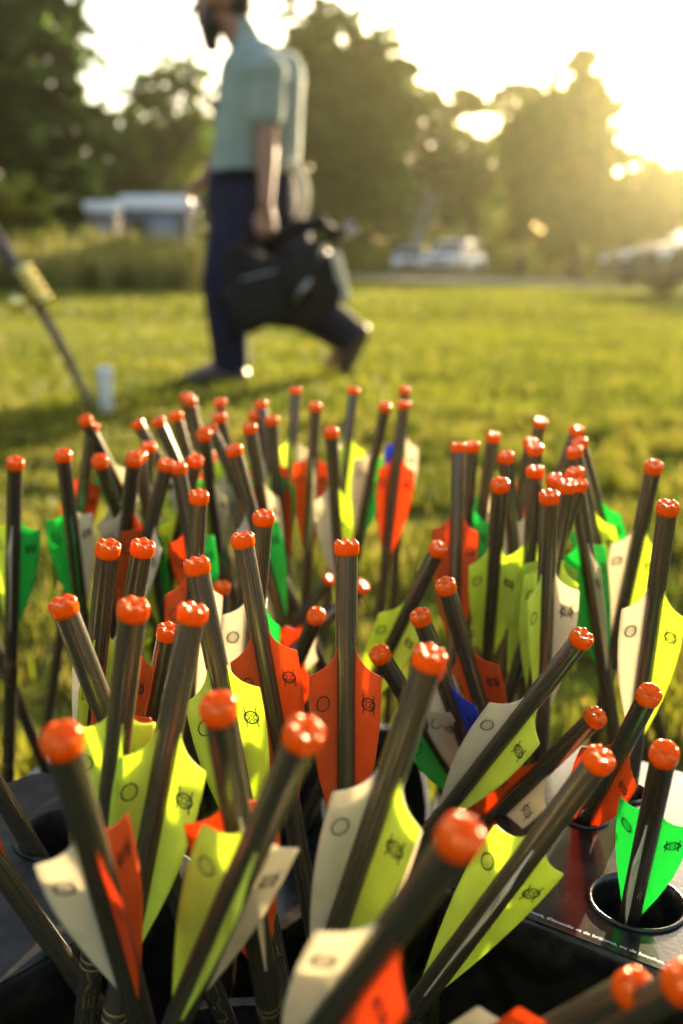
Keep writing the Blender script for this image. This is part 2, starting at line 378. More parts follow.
# ------------------------------------------------------------------ build every arrow
def build_arrow(i, row):
    x, y, w, x2, y2, m, th, c0, cR, cL, label = row
    P0, ax = solve(x, y, w, x2, y2, m, MARKS.get((x, y)))
    L = (P0.z-.016)/ax.z
    base = P0 - ax*L
    Z = ax; X = (CAM - P0); X = (X - Z*X.dot(Z)).normalized(); Yv = Z.cross(X)
    Mx = Matrix((X, Yv, Z)).transposed()
    root = empty('arrow', base, label, 'arrow', 'arrows standing in the black racks')
    root.rotation_mode = 'QUATERNION'; root.rotation_quaternion = Mx.to_quaternion()
    rnd = random.Random(i*31+5)
    bm = bmesh.new()
    add_lathe(bm, [(.0030, 0), (SR, .002), (SR, L*.5), (SR, L-.0012), (SR*.96, L-.0004)], seg=28)
    if i in LETTERED:                       # gold band lines round the lower shaft
        zt = L-.148
        for dz in (0, .0035, .095, .0985):
            if zt-dz > .02: add_lathe(bm, [(SR+.00006, zt-dz-.0006), (SR+.00006, zt-dz+.0006)], seg=28, mi=1)
    sh = from_bm('shaft', bm, [CARBON, GOLD], root)
    if i in LETTERED:
        me = LETTER.copy(); n = len(me.vertices); co = np.empty(n*3, np.float32); me.vertices.foreach_get('co', co); co = co.reshape(-1, 3)
        aa = -(co[:, 1]-.0026)/SR + rnd.uniform(-.5, .5); rr = SR+.00012
        out = np.stack([rr*np.cos(aa), rr*np.sin(aa), L-.148-.094+.004+co[:, 0]], 1)
        me.vertices.foreach_set('co', out.astype(np.float32).ravel()); me.update()
        link('lettering', me, root)
    nk = link('nock', NOCK_ME, root); nk.location = (0, 0, L-.0018); nk.rotation_euler = (0, 0, rnd.uniform(0, 1.05))
    if abs(th) > 90: aR, aL = th-120, th+120
    else: aR, aL = th+120, th-120
    for a, c in ((th, c0), (aR, cR), (aL, cL)):
        v = link('vane', VANES[(c, rnd.randrange(4))], root)
        v.location = (0, 0, L-.0400); v.rotation_euler = (0, 0, R(a)); v['label'] = VNAME[c]
    return base, P0, ax
LETTER = letter_mesh('MUHALLEM', .0062)
_co = [v.co.x for v in LETTER.vertices]; _s = .086/max(_co)
for v in LETTER.vertices: v.co.x *= _s
LETTER.materials.clear(); LETTER.materials.append(GOLD)
PLACED = [build_arrow(i, r) for i, r in enumerate(ARROWS)]

# ------------------------------------------------------------------ the black trays and bins that hold them
def inside(p, poly):
    c = False; n = len(poly)
    for i in range(n):
        (x1, y1), (x2, y2) = poly[i], poly[(i+1) % n]
        if (y1 > p[1]) != (y2 > p[1]) and p[0] < (x2-x1)*(p[1]-y1)/(y2-y1)+x1: c = not c
    return c
def tray(name, label, poly, ztop, seeds, mt=None):
    root = empty(name, (poly[0][0], poly[0][1], 0), label, 'tray')
    off = Vector((-poly[0][0], -poly[0][1], 0))
    holes = [list(s) for s in seeds]
    for b, P0, ax in PLACED:
        q = P0 - ax*((P0.z-ztop)/ax.z)
        if inside((q.x, q.y), poly):
            if not any((q.x-h[0])**2+(q.y-h[1])**2 < (h[2]-.008)**2 for h in holes): holes.append([q.x, q.y, .0115])
    changed = True
    while changed:
        changed = False
        for i in range(len(holes)):
            for j in range(i):
                a, b = holes[i], holes[j]; d = math.hypot(a[0]-b[0], a[1]-b[1])
                if d < a[2]+b[2]+.004:
                    if d+b[2] <= a[2]: nw = a
                    elif d+a[2] <= b[2]: nw = b
                    else:
                        r = (d+a[2]+b[2])/2; t = (r-a[2])/max(d, 1e-6); nw = [a[0]+(b[0]-a[0])*t, a[1]+(b[1]-a[1])*t, r]
                    holes = [h for k, h in enumerate(holes) if k not in (i, j)]+[nw]; changed = True; break
            if changed: break
    # keep the holes inside the plate
    n = len(poly); cx = sum(p[0] for p in poly)/n; cy = sum(p[1] for p in poly)/n
    keep = []
    for h in holes:
        dmin = 1
        for i in range(n):
            (x1, y1), (x2, y2) = poly[i], poly[(i+1) % n]
            l = math.hypot(x2-x1, y2-y1); dmin = min(dmin, abs((x2-x1)*(y1-h[1])-(x1-h[0])*(y2-y1))/l)
        h[2] = min(h[2], dmin-.005)
        if h[2] > .008: keep.append(h)
    bm = bmesh.new(); es = []
    def loop(pts):
        vs = [bm.verts.new((p[0], p[1], ztop)) for p in pts]
        for a, b in zip(vs, vs[1:]+vs[:1]): es.append(bm.edges.new((a, b)))
        return vs
    # rounded outline
    out = []
    for i in range(n):
        p, a, b = Vector(poly[i]), Vector(poly[i-1]), Vector(poly[(i+1) % n])
        da, db = (a-p).normalized()*.012, (b-p).normalized()*.012
        for t in (0, .25, .5, .75, 1): out.append(tuple((p+da)*(1-t)**2+p*2*t*(1-t)+(p+db)*t**2))
    ov = loop(out)
    hv = [loop([(h[0]+h[2]*math.cos(-2*math.pi*k/32), h[1]+h[2]*math.sin(-2*math.pi*k/32)) for k in range(32)]) for h in keep]
    bmesh.ops.triangle_fill(bm, use_beauty=True, edges=es)
    for f in bm.faces:
        f.normal_update()
        if f.normal.z < 0: f.normal_flip()
    def skirt(vs, steps, outward):
        prev = vs; c = Vector((sum(v.co.x for v in vs)/len(vs), sum(v.co.y for v in vs)/len(vs), 0))
        for dz, k in steps:
            cur = []
            for v in vs:
                d = Vector((v.co.x-c.x, v.co.y-c.y, 0)).normalized()
                cur.append(bm.verts.new((v.co.x+d.x*k, v.co.y+d.y*k, ztop+dz)))
            for i in range(len(vs)):
                j = (i+1) % len(vs); f = bm.faces.new((prev[i], prev[j], cur[j], cur[i])); f.smooth = True
            prev = cur
    skirt(ov, [(-.0008, .0018), (-.0030, .0030), (-.018, .0032), (-.0185, .0008), (-ztop+.004, -.002)], True)
    for vs in hv: skirt(vs, [(.0012, -.0003), (.0016, -.0012), (.0008, -.0024), (-.004, -.003), (-.035, -.0035)], False)
    bmesh.ops.translate(bm, verts=bm.verts, vec=off)
    from_bm('tray_body', bm, mt or PLASTIC, root)
    return root
u_ = Vector((.824, -.566)); n_ = Vector((.566, .824)); a_ = Vector((.082, .358))
polyR = [tuple(a_-u_*.05), tuple(a_+u_*.20), tuple(a_+u_*.20+n_*.16), tuple(a_-u_*.05+n_*.16)]
hr = onz(637, 902, .217)
tr = tray('arrow_tray', 'black glossy plastic tray with round holes at lower right, white print along its edge', polyR, .217, [(hr.x, hr.y, .021)])
tx = letter_mesh("de mort, d'incendie et de brûlures, ou de bouches, de la fr", .0028)
for v in tx.vertices:
    p = a_-u_*.010+u_*v.co.x*1.05+n_*(.003+v.co.y); v.co = (p.x-polyR[0][0], p.y-polyR[0][1], .2174)
tx.materials.clear(); tx.materials.append(WHITEINK); link('warning_print', tx, tr)
ul = Vector((.676, .737)); nl = Vector((-.737, .676)); al = Vector((-.129, .322))
polyL = [tuple(al-ul*.16), tuple(al+ul*.10), tuple(al+ul*.10+nl*.135), tuple(al-ul*.16+nl*.135)]
hl = onz(40, 818, .217)
tray('arrow_tray', 'black plastic tray with round holes at the lower left edge of the picture', polyL, .217, [(hl.x, hl.y, .022)], PLASTIC_DULL)

def bin_(label, poly, h):
    n = len(poly); cx = sum(p[0] for p in poly)/n; cy = sum(p[1] for p in poly)/n
    bm = bmesh.new()
    def ring(k, z): return [bm.verts.new(((p[0]-cx)*k, (p[1]-cy)*k, z)) for p in poly]
    rs = [ring(.90, .004), ring(1, h-.006), ring(1.03, h-.006), ring(1.03, h), ring(.97, h), ring(.87, .010)]
    for A_, B_ in zip(rs, rs[1:]):
        for i in range(n): bm.faces.new((A_[i], A_[(i+1) % n], B_[(i+1) % n], B_[i]))
    bm.faces.new(rs[-1]); bm.faces.new(rs[0][::-1])
    o = from_bm('black_bin', bm, PLASTIC); o.location = (cx, cy, 0)
    return tag(o, label, 'bin')
def oval(cx, cy, rx, ry, n=28, e=.75):
    return [(cx+rx*abs(math.cos(a))**e*math.copysign(1, math.cos(a)), cy+ry*abs(math.sin(a))**e*math.copysign(1, math.sin(a))) for a in [2*math.pi*k/n for k in range(n)]]
bin_('deep black bin full of arrows at the bottom centre, between the two trays', oval(-.030, .305, .088, .088), .150)
bin_('low black bin under the far left group of arrows', oval(-.125, .665, .125, .155), .085)
bin_('low black bin under the far centre group of arrows', oval(.026, .705, .040, .105), .085)
bin_('low black bin under the back of the right cluster of arrows', oval(.115, .632, .047, .085), .085)
# ------------------------------------------------------------------ the walking man
SKIN = mat('skin', (.36, .17, .095), .5, .4, noise=(18, (.30, .125, .07), .35, .65), sub=.1)
HAIR = mat('dark_hair', (.035, .020, .012), .6, noise=(140, (.012, .008, .006), .3, .7), bump=(220, .6, .004))
SHIRT = mat('sage_cloth', (.33, .365, .30), .85, .2, noise=(9, (.265, .30, .25), .35, .65), bump=(14, .5, .02), transl=.08)
DENIM = mat('navy_cloth', (.015, .017, .044), .85, .15, noise=(30, (.010, .011, .028), .3, .7), bump=(16, .6, .02))
LEATHER = mat('brown_leather', (.045, .022, .012), .45, noise=(20, (.05, .024, .012), .3, .7))
SOLE = mat('dark_sole', (.03, .026, .022), .7)
NYLON = mat('black_nylon', (.006, .006, .0065), .65, .2, noise=(60, (.011, .010, .010), .3, .7), bump=(26, .5, .02))
CREAM = mat('cream_cloth', (.62, .58, .44), .8, noise=(22, (.5, .46, .34), .35, .65), bump=(18, .4, .01), transl=.25)
METAL = mat('grey_metal', (.35, .34, .32), .3, metal=1)

def capsules(name, caps, voxel, m, parent, smooth_it=4, cut=None):
    """tapered capsules grown together into one continuous surface"""
    bm = bmesh.new()
    for p, q, rp, rq in caps:
        p, q = Vector(p), Vector(q); d = q-p
        if d.length < 1e-6: d = Vector((0, 0, .0001)); q = p+d
        n = 4; prof = []
        for k in range(n+1):
            a = -math.pi/2+math.pi/2*k/n; prof.append((rp*math.cos(a), rp*math.sin(a)))
        for k in range(n+1):
            a = math.pi/2*k/n; prof.append((rq*math.cos(a), d.length+rq*math.sin(a)))
        prof[0] = (1e-5, prof[0][1]); prof[-1] = (1e-5, prof[-1][1])
        add_lathe(bm, prof, p, seg=16, M=frame_z(d))
    me = bpy.data.meshes.new(name); bm.to_mesh(me); bm.free(); me.materials.append(m)
    o = link(name, me, parent)
    rm = o.modifiers.new('r', 'REMESH'); rm.mode = 'VOXEL'; rm.voxel_size = voxel; rm.use_smooth_shade = True
    if smooth_it:
        s = o.modifiers.new('s', 'SMOOTH'); s.factor = .5; s.iterations = smooth_it
    dg = bpy.context.evaluated_depsgraph_get()
    new = bpy.data.meshes.new_from_object(o.evaluated_get(dg)); o.modifiers.clear(); o.data = new
    if not new.materials: new.materials.append(m)
    if cut:
        b2 = bmesh.new(); b2.from_mesh(new)
        for co, no in cut:
            r = bmesh.ops.bisect_plane(b2, geom=b2.verts[:]+b2.edges[:]+b2.faces[:], plane_co=co, plane_no=no, clear_outer=True)
            es = [g for g in r['geom_cut'] if isinstance(g, bmesh.types.BMEdge)]
            bmesh.ops.holes_fill(b2, edges=es, sides=0)
        b2.to_mesh(new); b2.free()
    smooth(new)
    return o
PB = at(250, 384, 4.30)
man = empty('person', (PB.x, 4.30, 0), 'bearded man in sage green shirt and navy trousers walking left with black bag', 'person')
OFF = Vector((PB.x, 4.30, 0))
def J(x, y, Y): return at(x, y, Y)-OFF
sh_n, sh_f = J(266, 74, 4.15), J(254, 72, 4.50)
el_n, wr_n = J(267, 150, 4.11), J(266, 203, 4.07)
el_f, wr_f = J(226, 152, 4.58), J(207, 176, 4.46)
hip_n, kn_n, an_n = J(246, 200, 4.25), J(224, 284, 4.20), J(230, 363, 4.24)
hip_f, kn_f, an_f = J(270, 205, 4.42), J(304, 306, 4.42), J(347, 334, 4.43)
hd = J(221, 3, 4.33)
def hx(dx, dy, dz): return hd+Vector((dx, dy, dz))     # the face looks along -X
body = []
body += [(hx(.012, 0, .035), hx(.03, 0, .02), .092, .090), (hx(-.035, 0, .03), hx(-.04, 0, -.03), .068, .060), (hx(-.055, 0, -.06), hx(-.05, 0, -.085), .045, .040),
         (hx(-.03, .035, -.05), hx(-.055, .02, -.085), .035, .03), (hx(-.03, -.035, -.05), hx(-.055, -.02, -.085), .035, .03),
         (hx(-.095, 0, .005), hx(-.118, 0, -.030), .010, .014), (hx(-.092, -.035, .022), hx(-.092, .035, .022), .014, .014),
         (hx(-.094, -.018, -.062), hx(-.094, .018, -.062), .009, .009), (hx(-.092, -.016, -.074), hx(-.092, .016, -.074), .010, .010),
         (hx(.005, -.088, .01), hx(.012, -.090, -.025), .020, .012), (hx(.005, .088, .01), hx(.012, .090, -.025), .020, .012)]
nk = J(249, 52, 4.33)
body += [(hx(.03, 0, -.05), nk, .060, .064), (nk, sh_n, .06, .06), (nk, sh_f, .06, .06)]
body += [(J(247, 90, 4.27), J(244, 190, 4.28), .11, .11), (J(264, 92, 4.30), J(262, 190, 4.32), .115, .11), (J(256, 90, 4.46), J(254, 190, 4.42), .11, .11)]
body += [(sh_n, el_n, .052, .040), (el_n, wr_n, .042, .028), (sh_f, el_f, .052, .040), (el_f, wr_f, .042, .028)]
body += [(hip_n, kn_n, .088, .055), (kn_n, an_n, .056, .038), (hip_f, kn_f, .088, .055), (kn_f, an_f, .056, .038)]
body += [(an_n, an_n+Vector((-.15, 0, -.05)), .036, .026), (an_f, an_f+Vector((-.07, 0, -.13)), .036, .026)]
# near hand closed round the bag handle: palm, four fingers, thumb
pc = wr_n+Vector((-.002, .004, -.055))
for k in range(4): body.append((wr_n+Vector((-.012+.008*k, .0, -.012)), pc+Vector((-.030+.020*k, 0, -.020)), .015, .0125))
for k, ln in enumerate((.88, 1.0, .95, .78)):
    x0 = -.033+.022*k
    a = pc+Vector((x0, -.002, -.024)); b = a+Vector((0, -.016, -.030*ln)); c = b+Vector((0, .024, -.022*ln)); d = c+Vector((0, .026, .010))
    body += [(a, b, .0090, .0085), (b, c, .0085, .008), (c, d, .008, .007)]
t0 = wr_n+Vector((-.018, .008, -.030)); t1 = t0+Vector((-.026, .006, -.028)); t2 = t1+Vector((-.004, .012, -.028)); t3 = t2+Vector((.014, .014, -.018))
body += [(t0, t1, .014, .011), (t1, t2, .0105, .0095), (t2, t3, .0095, .008)]
# far hand, half closed in front of the belt
fc = wr_f+Vector((-.045, -.01, -.045))
body.append((wr_f, fc, .024, .026))
for k in range(4):
    a = fc+Vector((-.012, -.028+.019*k, -.018)); b = a+Vector((-.024, 0, -.028)); c = b+Vector((.012, 0, -.026)); body += [(a, b, .009, .0085), (b, c, .0085, .0075)]
body += [(fc+Vector((.008, -.02, .005)), fc+Vector((-.012, -.05, -.015)), .012, .010), (fc+Vector((-.012, -.05, -.015)), fc+Vector((-.034, -.052, -.034)), .010, .008)]
capsules('body', body, .0058, SKIN, man, 3)
# eyes
bm = bmesh.new()
for sy in (-1, 1):
    r = bmesh.ops.create_uvsphere(bm, u_segments=14, v_segments=8, radius=.0125); bmesh.ops.translate(bm, verts=r['verts'], vec=hx(-.088, .031*sy, .006))
from_bm('eye', bm, mat('eye_white', (.6, .56, .5), .2), man, True)
# hair and beard
capsules('hair', [(hx(.018, 0, .045), hx(.05, 0, .01), .094, .085), (hx(-.03, 0, .07), hx(-.05, 0, .062), .062, .05), (hx(.065, 0, -.02), hx(.06, 0, -.055), .05, .045)], .008, HAIR, man, 2)
capsules('beard', [(hx(-.045, 0, -.085), hx(-.042, 0, -.15), .050, .036), (hx(-.035, .052, -.035), hx(-.05, .035, -.09), .026, .034), (hx(-.035, -.052, -.035), hx(-.05, -.035, -.09), .026, .034),
                   (hx(-.094, -.022, -.052), hx(-.094, .022, -.052), .010, .010)], .006, HAIR, man, 2)
hem = J(245, 174, 4.3).z
shirt = [(J(249, 76, 4.25), J(241, 178, 4.26), .120, .125), (J(272, 84, 4.28), J(268, 178, 4.30), .128, .13), (J(262, 62, 4.24), J(276, 78, 4.30), .085, .12), (J(257, 90, 4.46), J(254, 178, 4.43), .122, .125),
         (nk+Vector((0, 0, -.01)), sh_n, .078, .085), (nk+Vector((0, 0, -.01)), sh_f, .078, .085), (hx(.075, 0, -.10), nk, .062, .075), (J(236, 78, 4.33), J(240, 110, 4.33), .07, .1)]
capsules('shirt', shirt+[(sh_n, sh_n.lerp(el_n, .52), .076, .070), (sh_f, sh_f.lerp(el_f, .55), .076, .070)], .010, SHIRT, man, 5, cut=[(Vector((0, 0, hem)), Vector((0, 0, -1)))])
trs = [(J(240, 184, 4.27), J(240, 208, 4.27), .135, .140), (J(266, 184, 4.31), J(266, 206, 4.33), .125, .125), (J(256, 184, 4.42), J(256, 206, 4.42), .122, .12),
       (hip_n, kn_n, .135, .095), (kn_n, an_n+Vector((.004, 0, .01)), .094, .078), (hip_f, kn_f, .14, .108), (kn_f, an_f+Vector((-.01, 0, .005)), .108, .086)]
capsules('trousers', trs, .010, DENIM, man, 4)
def shoe(an, d, up):
    d = Vector(d).normalized(); up = Vector(up).normalized(); s = d.cross(up).normalized()
    caps = []
    heel = an-up*.050-d*.045; toe = an-up*.062+d*.175
    for w in (-.022, .022): caps += [(heel+s*w, heel+d*.11+s*w*1.3, .034, .034), (heel+d*.11+s*w*1.3, toe+s*w*.8, .034, .026)]
    caps.append((an, an-up*.03+d*.04, .05, .045))
    o = capsules('shoe', caps, .008, LEATHER, man, 3)
    so = capsules('sole', [(heel-up*.028+s*w, toe-up*.020+s*w, .013, .012) for w in (-.035, -.012, .012, .035)], .007, SOLE, o, 2)
shoe(an_n, (-1, 0, -.02), (-.02, 0, 1))
shoe(an_f, (-.42, 0, -.80), (-.80, 0, .42))
bm = bmesh.new()
add_tube(bm, [J(212, 176, 4.3)+Vector((0, 0, 0))]+[OFF*0+J(246, 176, 4.3)+Vector((.14*math.cos(a), .20*math.sin(a), .0)) for a in [math.pi+2*math.pi*k/20 for k in range(21)]], .014, 8)
from_bm('belt', bm, NYLON, man)

# ------------------------------------------------------------------ what he carries
bp_ = at(285, 277, 4.06); rotb = Matrix.Rotation(R(-13), 3, 'Y')
bag = empty('gear_bag', bp_, 'bulky black nylon gear bag hanging from the walking man by its handle', 'bag')
def Bp(x, y, z): return rotb @ Vector((x, y, z))
bm = bmesh.new(); add_box(bm, Bp(-.005, 0, -.01), (.44, .19, .245), rotb, .05)
bmesh.ops.subdivide_edges(bm, edges=bm.edges[:], cuts=3, use_grid_fill=True)
rb = random.Random(4)
for v in bm.verts: v.co += Vector((rb.uniform(-1, 1), rb.uniform(-1, 1), rb.uniform(-1, 1)))*.007+Vector((-.10*v.co.z+(.03 if v.co.x < 0 else -.01)*math.sin(v.co.z*9), 0, -.05*math.sin(v.co.x*8+.8)-.03*math.cos(v.co.x*13)))
from_bm('bag_body', bm, NYLON, bag, True)
bm = bmesh.new(); add_box(bm, Bp(-.13, -.105, -.07), (.20, .06, .20), rotb @ Matrix.Rotation(R(-10), 3, 'Y'), .025); from_bm('front_pocket', bm, NYLON, bag, True)
bm = bmesh.new(); add_box(bm, Bp(.08, -.108, .0), (.12, .04, .20), rotb @ Matrix.Rotation(R(20), 3, 'Y'), .015); from_bm('side_pocket', bm, NYLON, bag, True)
bm = bmesh.new()
hw = OFF+wr_n+Vector((0, .004, -.112))-bp_
add_tube(bm, [Bp(-.14, -.05, .14), Bp(-.12, -.03, .19), hw+Vector((-.05, 0, 0)), hw, hw+Vector((.05, 0, 0)), Bp(.10, -.03, .18), Bp(.12, -.05, .14)], .011, 8)
from_bm('handle', bm, NYLON, bag)
bm = bmesh.new(); add_box(bm, at(340, 277, 4.06)-bp_, (.045, .15, .20), Matrix.Rotation(R(-14), 3, 'Y'), .015); tag(from_bm('sunlit_end_panel', bm, CREAM, bag, True), 'pale end panel, sunlight put into its cream colour')  # cream colour stands for sunlight falling on this end of the bag
bm = bmesh.new(); add_tube(bm, [Bp(-.16, -.145, .03), Bp(-.02, -.145, .03)], .004, 6); from_bm('zipper', bm, METAL, bag)
bm = bmesh.new(); add_tube(bm, [Bp(.02, -.13, -.10), Bp(.10, -.14, -.03)], .010, 6); from_bm('strap', bm, METAL, bag)
cb = at(325, 240, 4.08)
bow = empty('crossbow', cb, 'dark crossbow lying across the top of the black gear bag', 'crossbow')
bm = bmesh.new(); add_box(bm, (0, 0, 0), (.26, .035, .03), Matrix.Rotation(R(-18), 3, 'Y'), .008); add_box(bm, (-.13, 0, -.055), (.14, .03, .06), Matrix.Rotation(R(-18), 3, 'Y'), .01); from_bm('stock', bm, NYLON, bow)
for s in (-1, 1):
    bm = bmesh.new(); add_tube(bm, [(.10, 0, .035), (.08, .08*s, .03), (.02, .15*s, .01)], [.012, .011, .008], 8); from_bm('limb', bm, NYLON, bow)
bm = bmesh.new(); add_tube(bm, [(-.20, .02, -.02), (-.12, -.04, .05), (-.02, -.05, .06), (.05, -.03, .03)], [.02, .03, .025, .015], 8); add_box(bm, (-.05, -.04, .055), (.12, .04, .04), Matrix.Rotation(R(-30), 3, 'Y'), .01); from_bm('scope', bm, NYLON, bow, True)
bm = bmesh.new(); add_tube(bm, [(.06, -.02, .045), (.115, -.02, .062)], .012, 10); add_tube(bm, [(.07, -.02, .01), (.13, -.02, .030)], .011, 10); from_bm('stirrup', bm, METAL, bow, True)
cl = at(296, 200, 4.14)
bm = bmesh.new()
pth = [at(a, b, 4.14)-cl for a, b in ((291, 158), (298, 170), (303, 188), (303, 205), (297, 222), (289, 236))]
add_tube(bm, pth, [.014, .022, .026, .024, .020, .014], 12)
o = from_bm('hip_cloth', bm, CREAM); o.location = cl; tag(o, "cream cloth hanging at the walking man's hip", 'cloth')

# ------------------------------------------------------------------ leaning pole and white bottle on the lawn
WOOD = mat('weathered_brown', (.14, .09, .06), .55, noise=(30, (.05, .032, .022), .3, .7), bump=(80, .3, .003))
BRASS = mat('brass', (1, .80, .28), .17, metal=1)
WPLAS = mat('white_plastic', (.86, .85, .84), .4, noise=(30, (.78, .77, .77), .3, .7), transl=.35)
pb = onz(97, 417, 0); Yp = pb.y
pole = empty('leaning_pole', pb, 'dark brown pole leaning left out of the lawn with brass clamp beaded for sun glints', 'pole')
def Q(x, y, dY=0): return at(x, y, Yp+dY)-pb
bm = bmesh.new(); add_tube(bm, [Q(98, 419), Q(88, 400), Q(63, 350), Q(40, 308)], [.009, .013, .016, .017], 12); from_bm('lower_rod', bm, WOOD, pole, True)
bm = bmesh.new(); add_tube(bm, [Q(40, 308), Q(26, 284), Q(0, 246), Q(-50, 175)], [.020, .025, .028, .030], 12); from_bm('upper_tube', bm, WOOD, pole, True)
bm = bmesh.new(); cq = [Q(46-24*k/64, 303-36*k/64, -.03) for k in range(65)]; add_tube(bm, cq, [.009+.019*math.sqrt(max(0, 1-((k % 13)/6.5-1)**2)) for k in range(65)], 20); from_bm('clamp', bm, BRASS, pole, True)  # string of polished beads, shaped so the sun glints along it
bm = bmesh.new(); r_ = bmesh.ops.create_uvsphere(bm, u_segments=14, v_segments=8, radius=.026); bmesh.ops.translate(bm, verts=r_['verts'], vec=Q(19, 303, -.05)); add_tube(bm, [Q(19, 303, -.05), Q(34, 294)], [.010, .010], 8); from_bm('clamp_knob', bm, BRASS, pole, True)
wb = onz(107, 412, 0)
wbt = empty('white_bottle', wb, 'small white plastic bottle standing on the lawn beside the leaning pole', 'bottle')
bm = bmesh.new(); add_lathe(bm, [(.018, 0), (.022, .004), (.0225, .06), (.0245, .10), (.0245, .112), (.02, .119)], seg=20); from_bm('bottle_body', bm, WPLAS, wbt, True)
bm = bmesh.new(); add_lathe(bm, [(.026, .118), (.027, .122), (.027, .145), (.022, .152), (.0001, .153)], seg=20); from_bm('cap', bm, WPLAS, wbt, True)
# ------------------------------------------------------------------ parked vehicles
GLASS = mat('car_glass', (.02, .024, .028), .08, .6, coat=.5)
TYRE = mat('tyre_rubber', (.018, .018, .018), .8, bump=(60, .3, .005))
RIM = mat('alloy_rim', (.45, .45, .46), .3, metal=1)
TRIM = mat('black_trim', (.02, .02, .02), .55)
LAMP = mat('lamp_lens', (.75, .75, .72), .12)
REDL = mat('red_lens', (.42, .02, .015), .15)
def dull(name, c): return mat(name, c, .75, .12, noise=(3, dim(c, .85), .3, .7))
def paint(name, c): return mat(name, c, .5, .4, coat=.1, noise=(3, dim(c, .9), .3, .7))
def vehicle(name, label, cat, loc, heading, body_m, prof, roof, L, W, wheels, wr):
    """prof: lower body side outline (x,z) clockwise from front bottom; roof: cabin outline (x,z); front looks along -X"""
    root = empty(name, loc, label, cat, rot=(0, 0, heading))
    bm = bmesh.new(); hw = W/2
    def shell(pts, yf, bev):
        ring = {}
        for s in (-1, 1): ring[s] = [bm.verts.new((x, s*yf(z), z)) for x, z in pts]
        n = len(pts); fs = []
        for i in range(n):
            j = (i+1) % n; fs.append(bm.faces.new((ring[-1][i], ring[-1][j], ring[1][j], ring[1][i])))
        fs.append(bm.faces.new(ring[1])); fs.append(bm.faces.new(ring[-1][::-1]))
        es = list({e for f in fs for e in f.edges})
        bmesh.ops.bevel(bm, geom=es, offset=bev, segments=3, affect='EDGES', profile=.6, clamp_overlap=True)
    belt = roof[0][1]
    shell(prof, lambda z: hw*(1-.10*max(0, (.45-z))-.06*max(0, z-.75)), .045)
    top = max(z for _, z in roof)
    yroof = lambda z: hw*(.93-.20*max(0, z-belt)/(top-belt))
    shell(roof, yroof, .05)
    bmesh.ops.recalc_face_normals(bm, faces=bm.faces)
    from_bm('body', bm, body_m, root, True)
    # side windows: quads inside the cabin outline
    def xat(z, front):
        pts = roof; best = None
        cand = []
        for (x1, z1), (x2, z2) in zip(pts, pts[1:]+pts[:1]):
            if abs(z2-z1) > 1e-6 and min(z1, z2) <= z <= max(z1, z2): cand.append(x1+(x2-x1)*(z-z1)/(z2-z1))
        return min(cand) if front else max(cand)
    z0, z1 = belt+.05, top-.10
    fr = [(xat(z0, True)+.12, xat(z1, True)+.14), (xat(z0, False)-.12, xat(z1, False)-.14)]
    nwin = 3 if fr[1][0]-fr[0][0] > 2.3 else 2
    for s in (-1, 1):
        for k in range(nwin):
            a, b = k/nwin, (k+1)/nwin
            lo = [fr[0][0]+(fr[1][0]-fr[0][0])*t for t in (a, b)]; hi = [fr[0][1]+(fr[1][1]-fr[0][1])*t for t in (a, b)]
            g = .035; bm = bmesh.new()
            for d in (.006, -.02):
                pass
            pts = [(lo[0]+g, z0), (lo[1]-g, z0), (hi[1]-g, z1), (hi[0]+g, z1)]
            v1 = [bm.verts.new((x, s*(yroof(z)+.006), z)) for x, z in pts]; v2 = [bm.verts.new((x, s*(yroof(z)-.03), z)) for x, z in pts]
            bm.faces.new(v1); bm.faces.new(v2[::-1])
            for i in range(4): bm.faces.new((v1[i], v2[i], v2[(i+1) % 4], v1[(i+1) % 4]))
            bmesh.ops.recalc_face_normals(bm, faces=bm.faces)
            from_bm('side_window', bm, GLASS, root)
    for front, nm in ((True, 'windshield'), (False, 'rear_window')):
        bm = bmesh.new(); za, zb = belt+.05, top-.09; sg = -1 if front else 1
        v1 = [bm.verts.new((xat(z, front)+sg*.012, sy*(yroof(z)-.10), z)) for z, sy in ((za, -1), (za, 1), (zb, 1), (zb, -1))]
        v2 = [bm.verts.new((xat(z, front)-sg*.03, sy*(yroof(z)-.10), z)) for z, sy in ((za, -1), (za, 1), (zb, 1), (zb, -1))]
        bm.faces.new(v1); bm.faces.new(v2[::-1])
        for i in range(4): bm.faces.new((v1[i], v2[i], v2[(i+1) % 4], v1[(i+1) % 4]))
        bmesh.ops.recalc_face_normals(bm, faces=bm.faces); from_bm(nm, bm, GLASS, root)
    ry = Matrix.Rotation(R(90), 3, 'X')
    for wx in wheels:
        for s in (-1, 1):
            bm = bmesh.new(); add_lathe(bm, [(wr*.62, -.10), (wr*.92, -.11), (wr, -.08), (wr, .08), (wr*.92, .11), (wr*.62, .10)], (wx, s*(hw-.10), wr), 28, M=ry)
            w_ = from_bm('wheel', bm, TYRE, root)
            bm = bmesh.new(); add_lathe(bm, [(.001, .06), (wr*.2, .065), (wr*.55, .05), (wr*.62, .085), (wr*.64, -.05), (.001, -.05)], (wx, s*(hw-.085), wr), 28, M=ry if s < 0 else Matrix.Rotation(R(-90), 3, 'X'))
            from_bm('rim', bm, RIM, w_)
            bm = bmesh.new()                                     # arch lip
            add_tube(bm, [(wx+(wr*1.2)*math.cos(a), s*(hw-.012), wr+(wr*1.2)*math.sin(a)) for a in [math.pi*k/14 for k in range(15)]], .035, 8)
            from_bm('wheel_arch', bm, TRIM if 'white' in body_m.name else body_m, root)
    zl = belt-.22; xf = min(x for x, _ in prof); xr = max(x for x, _ in prof)
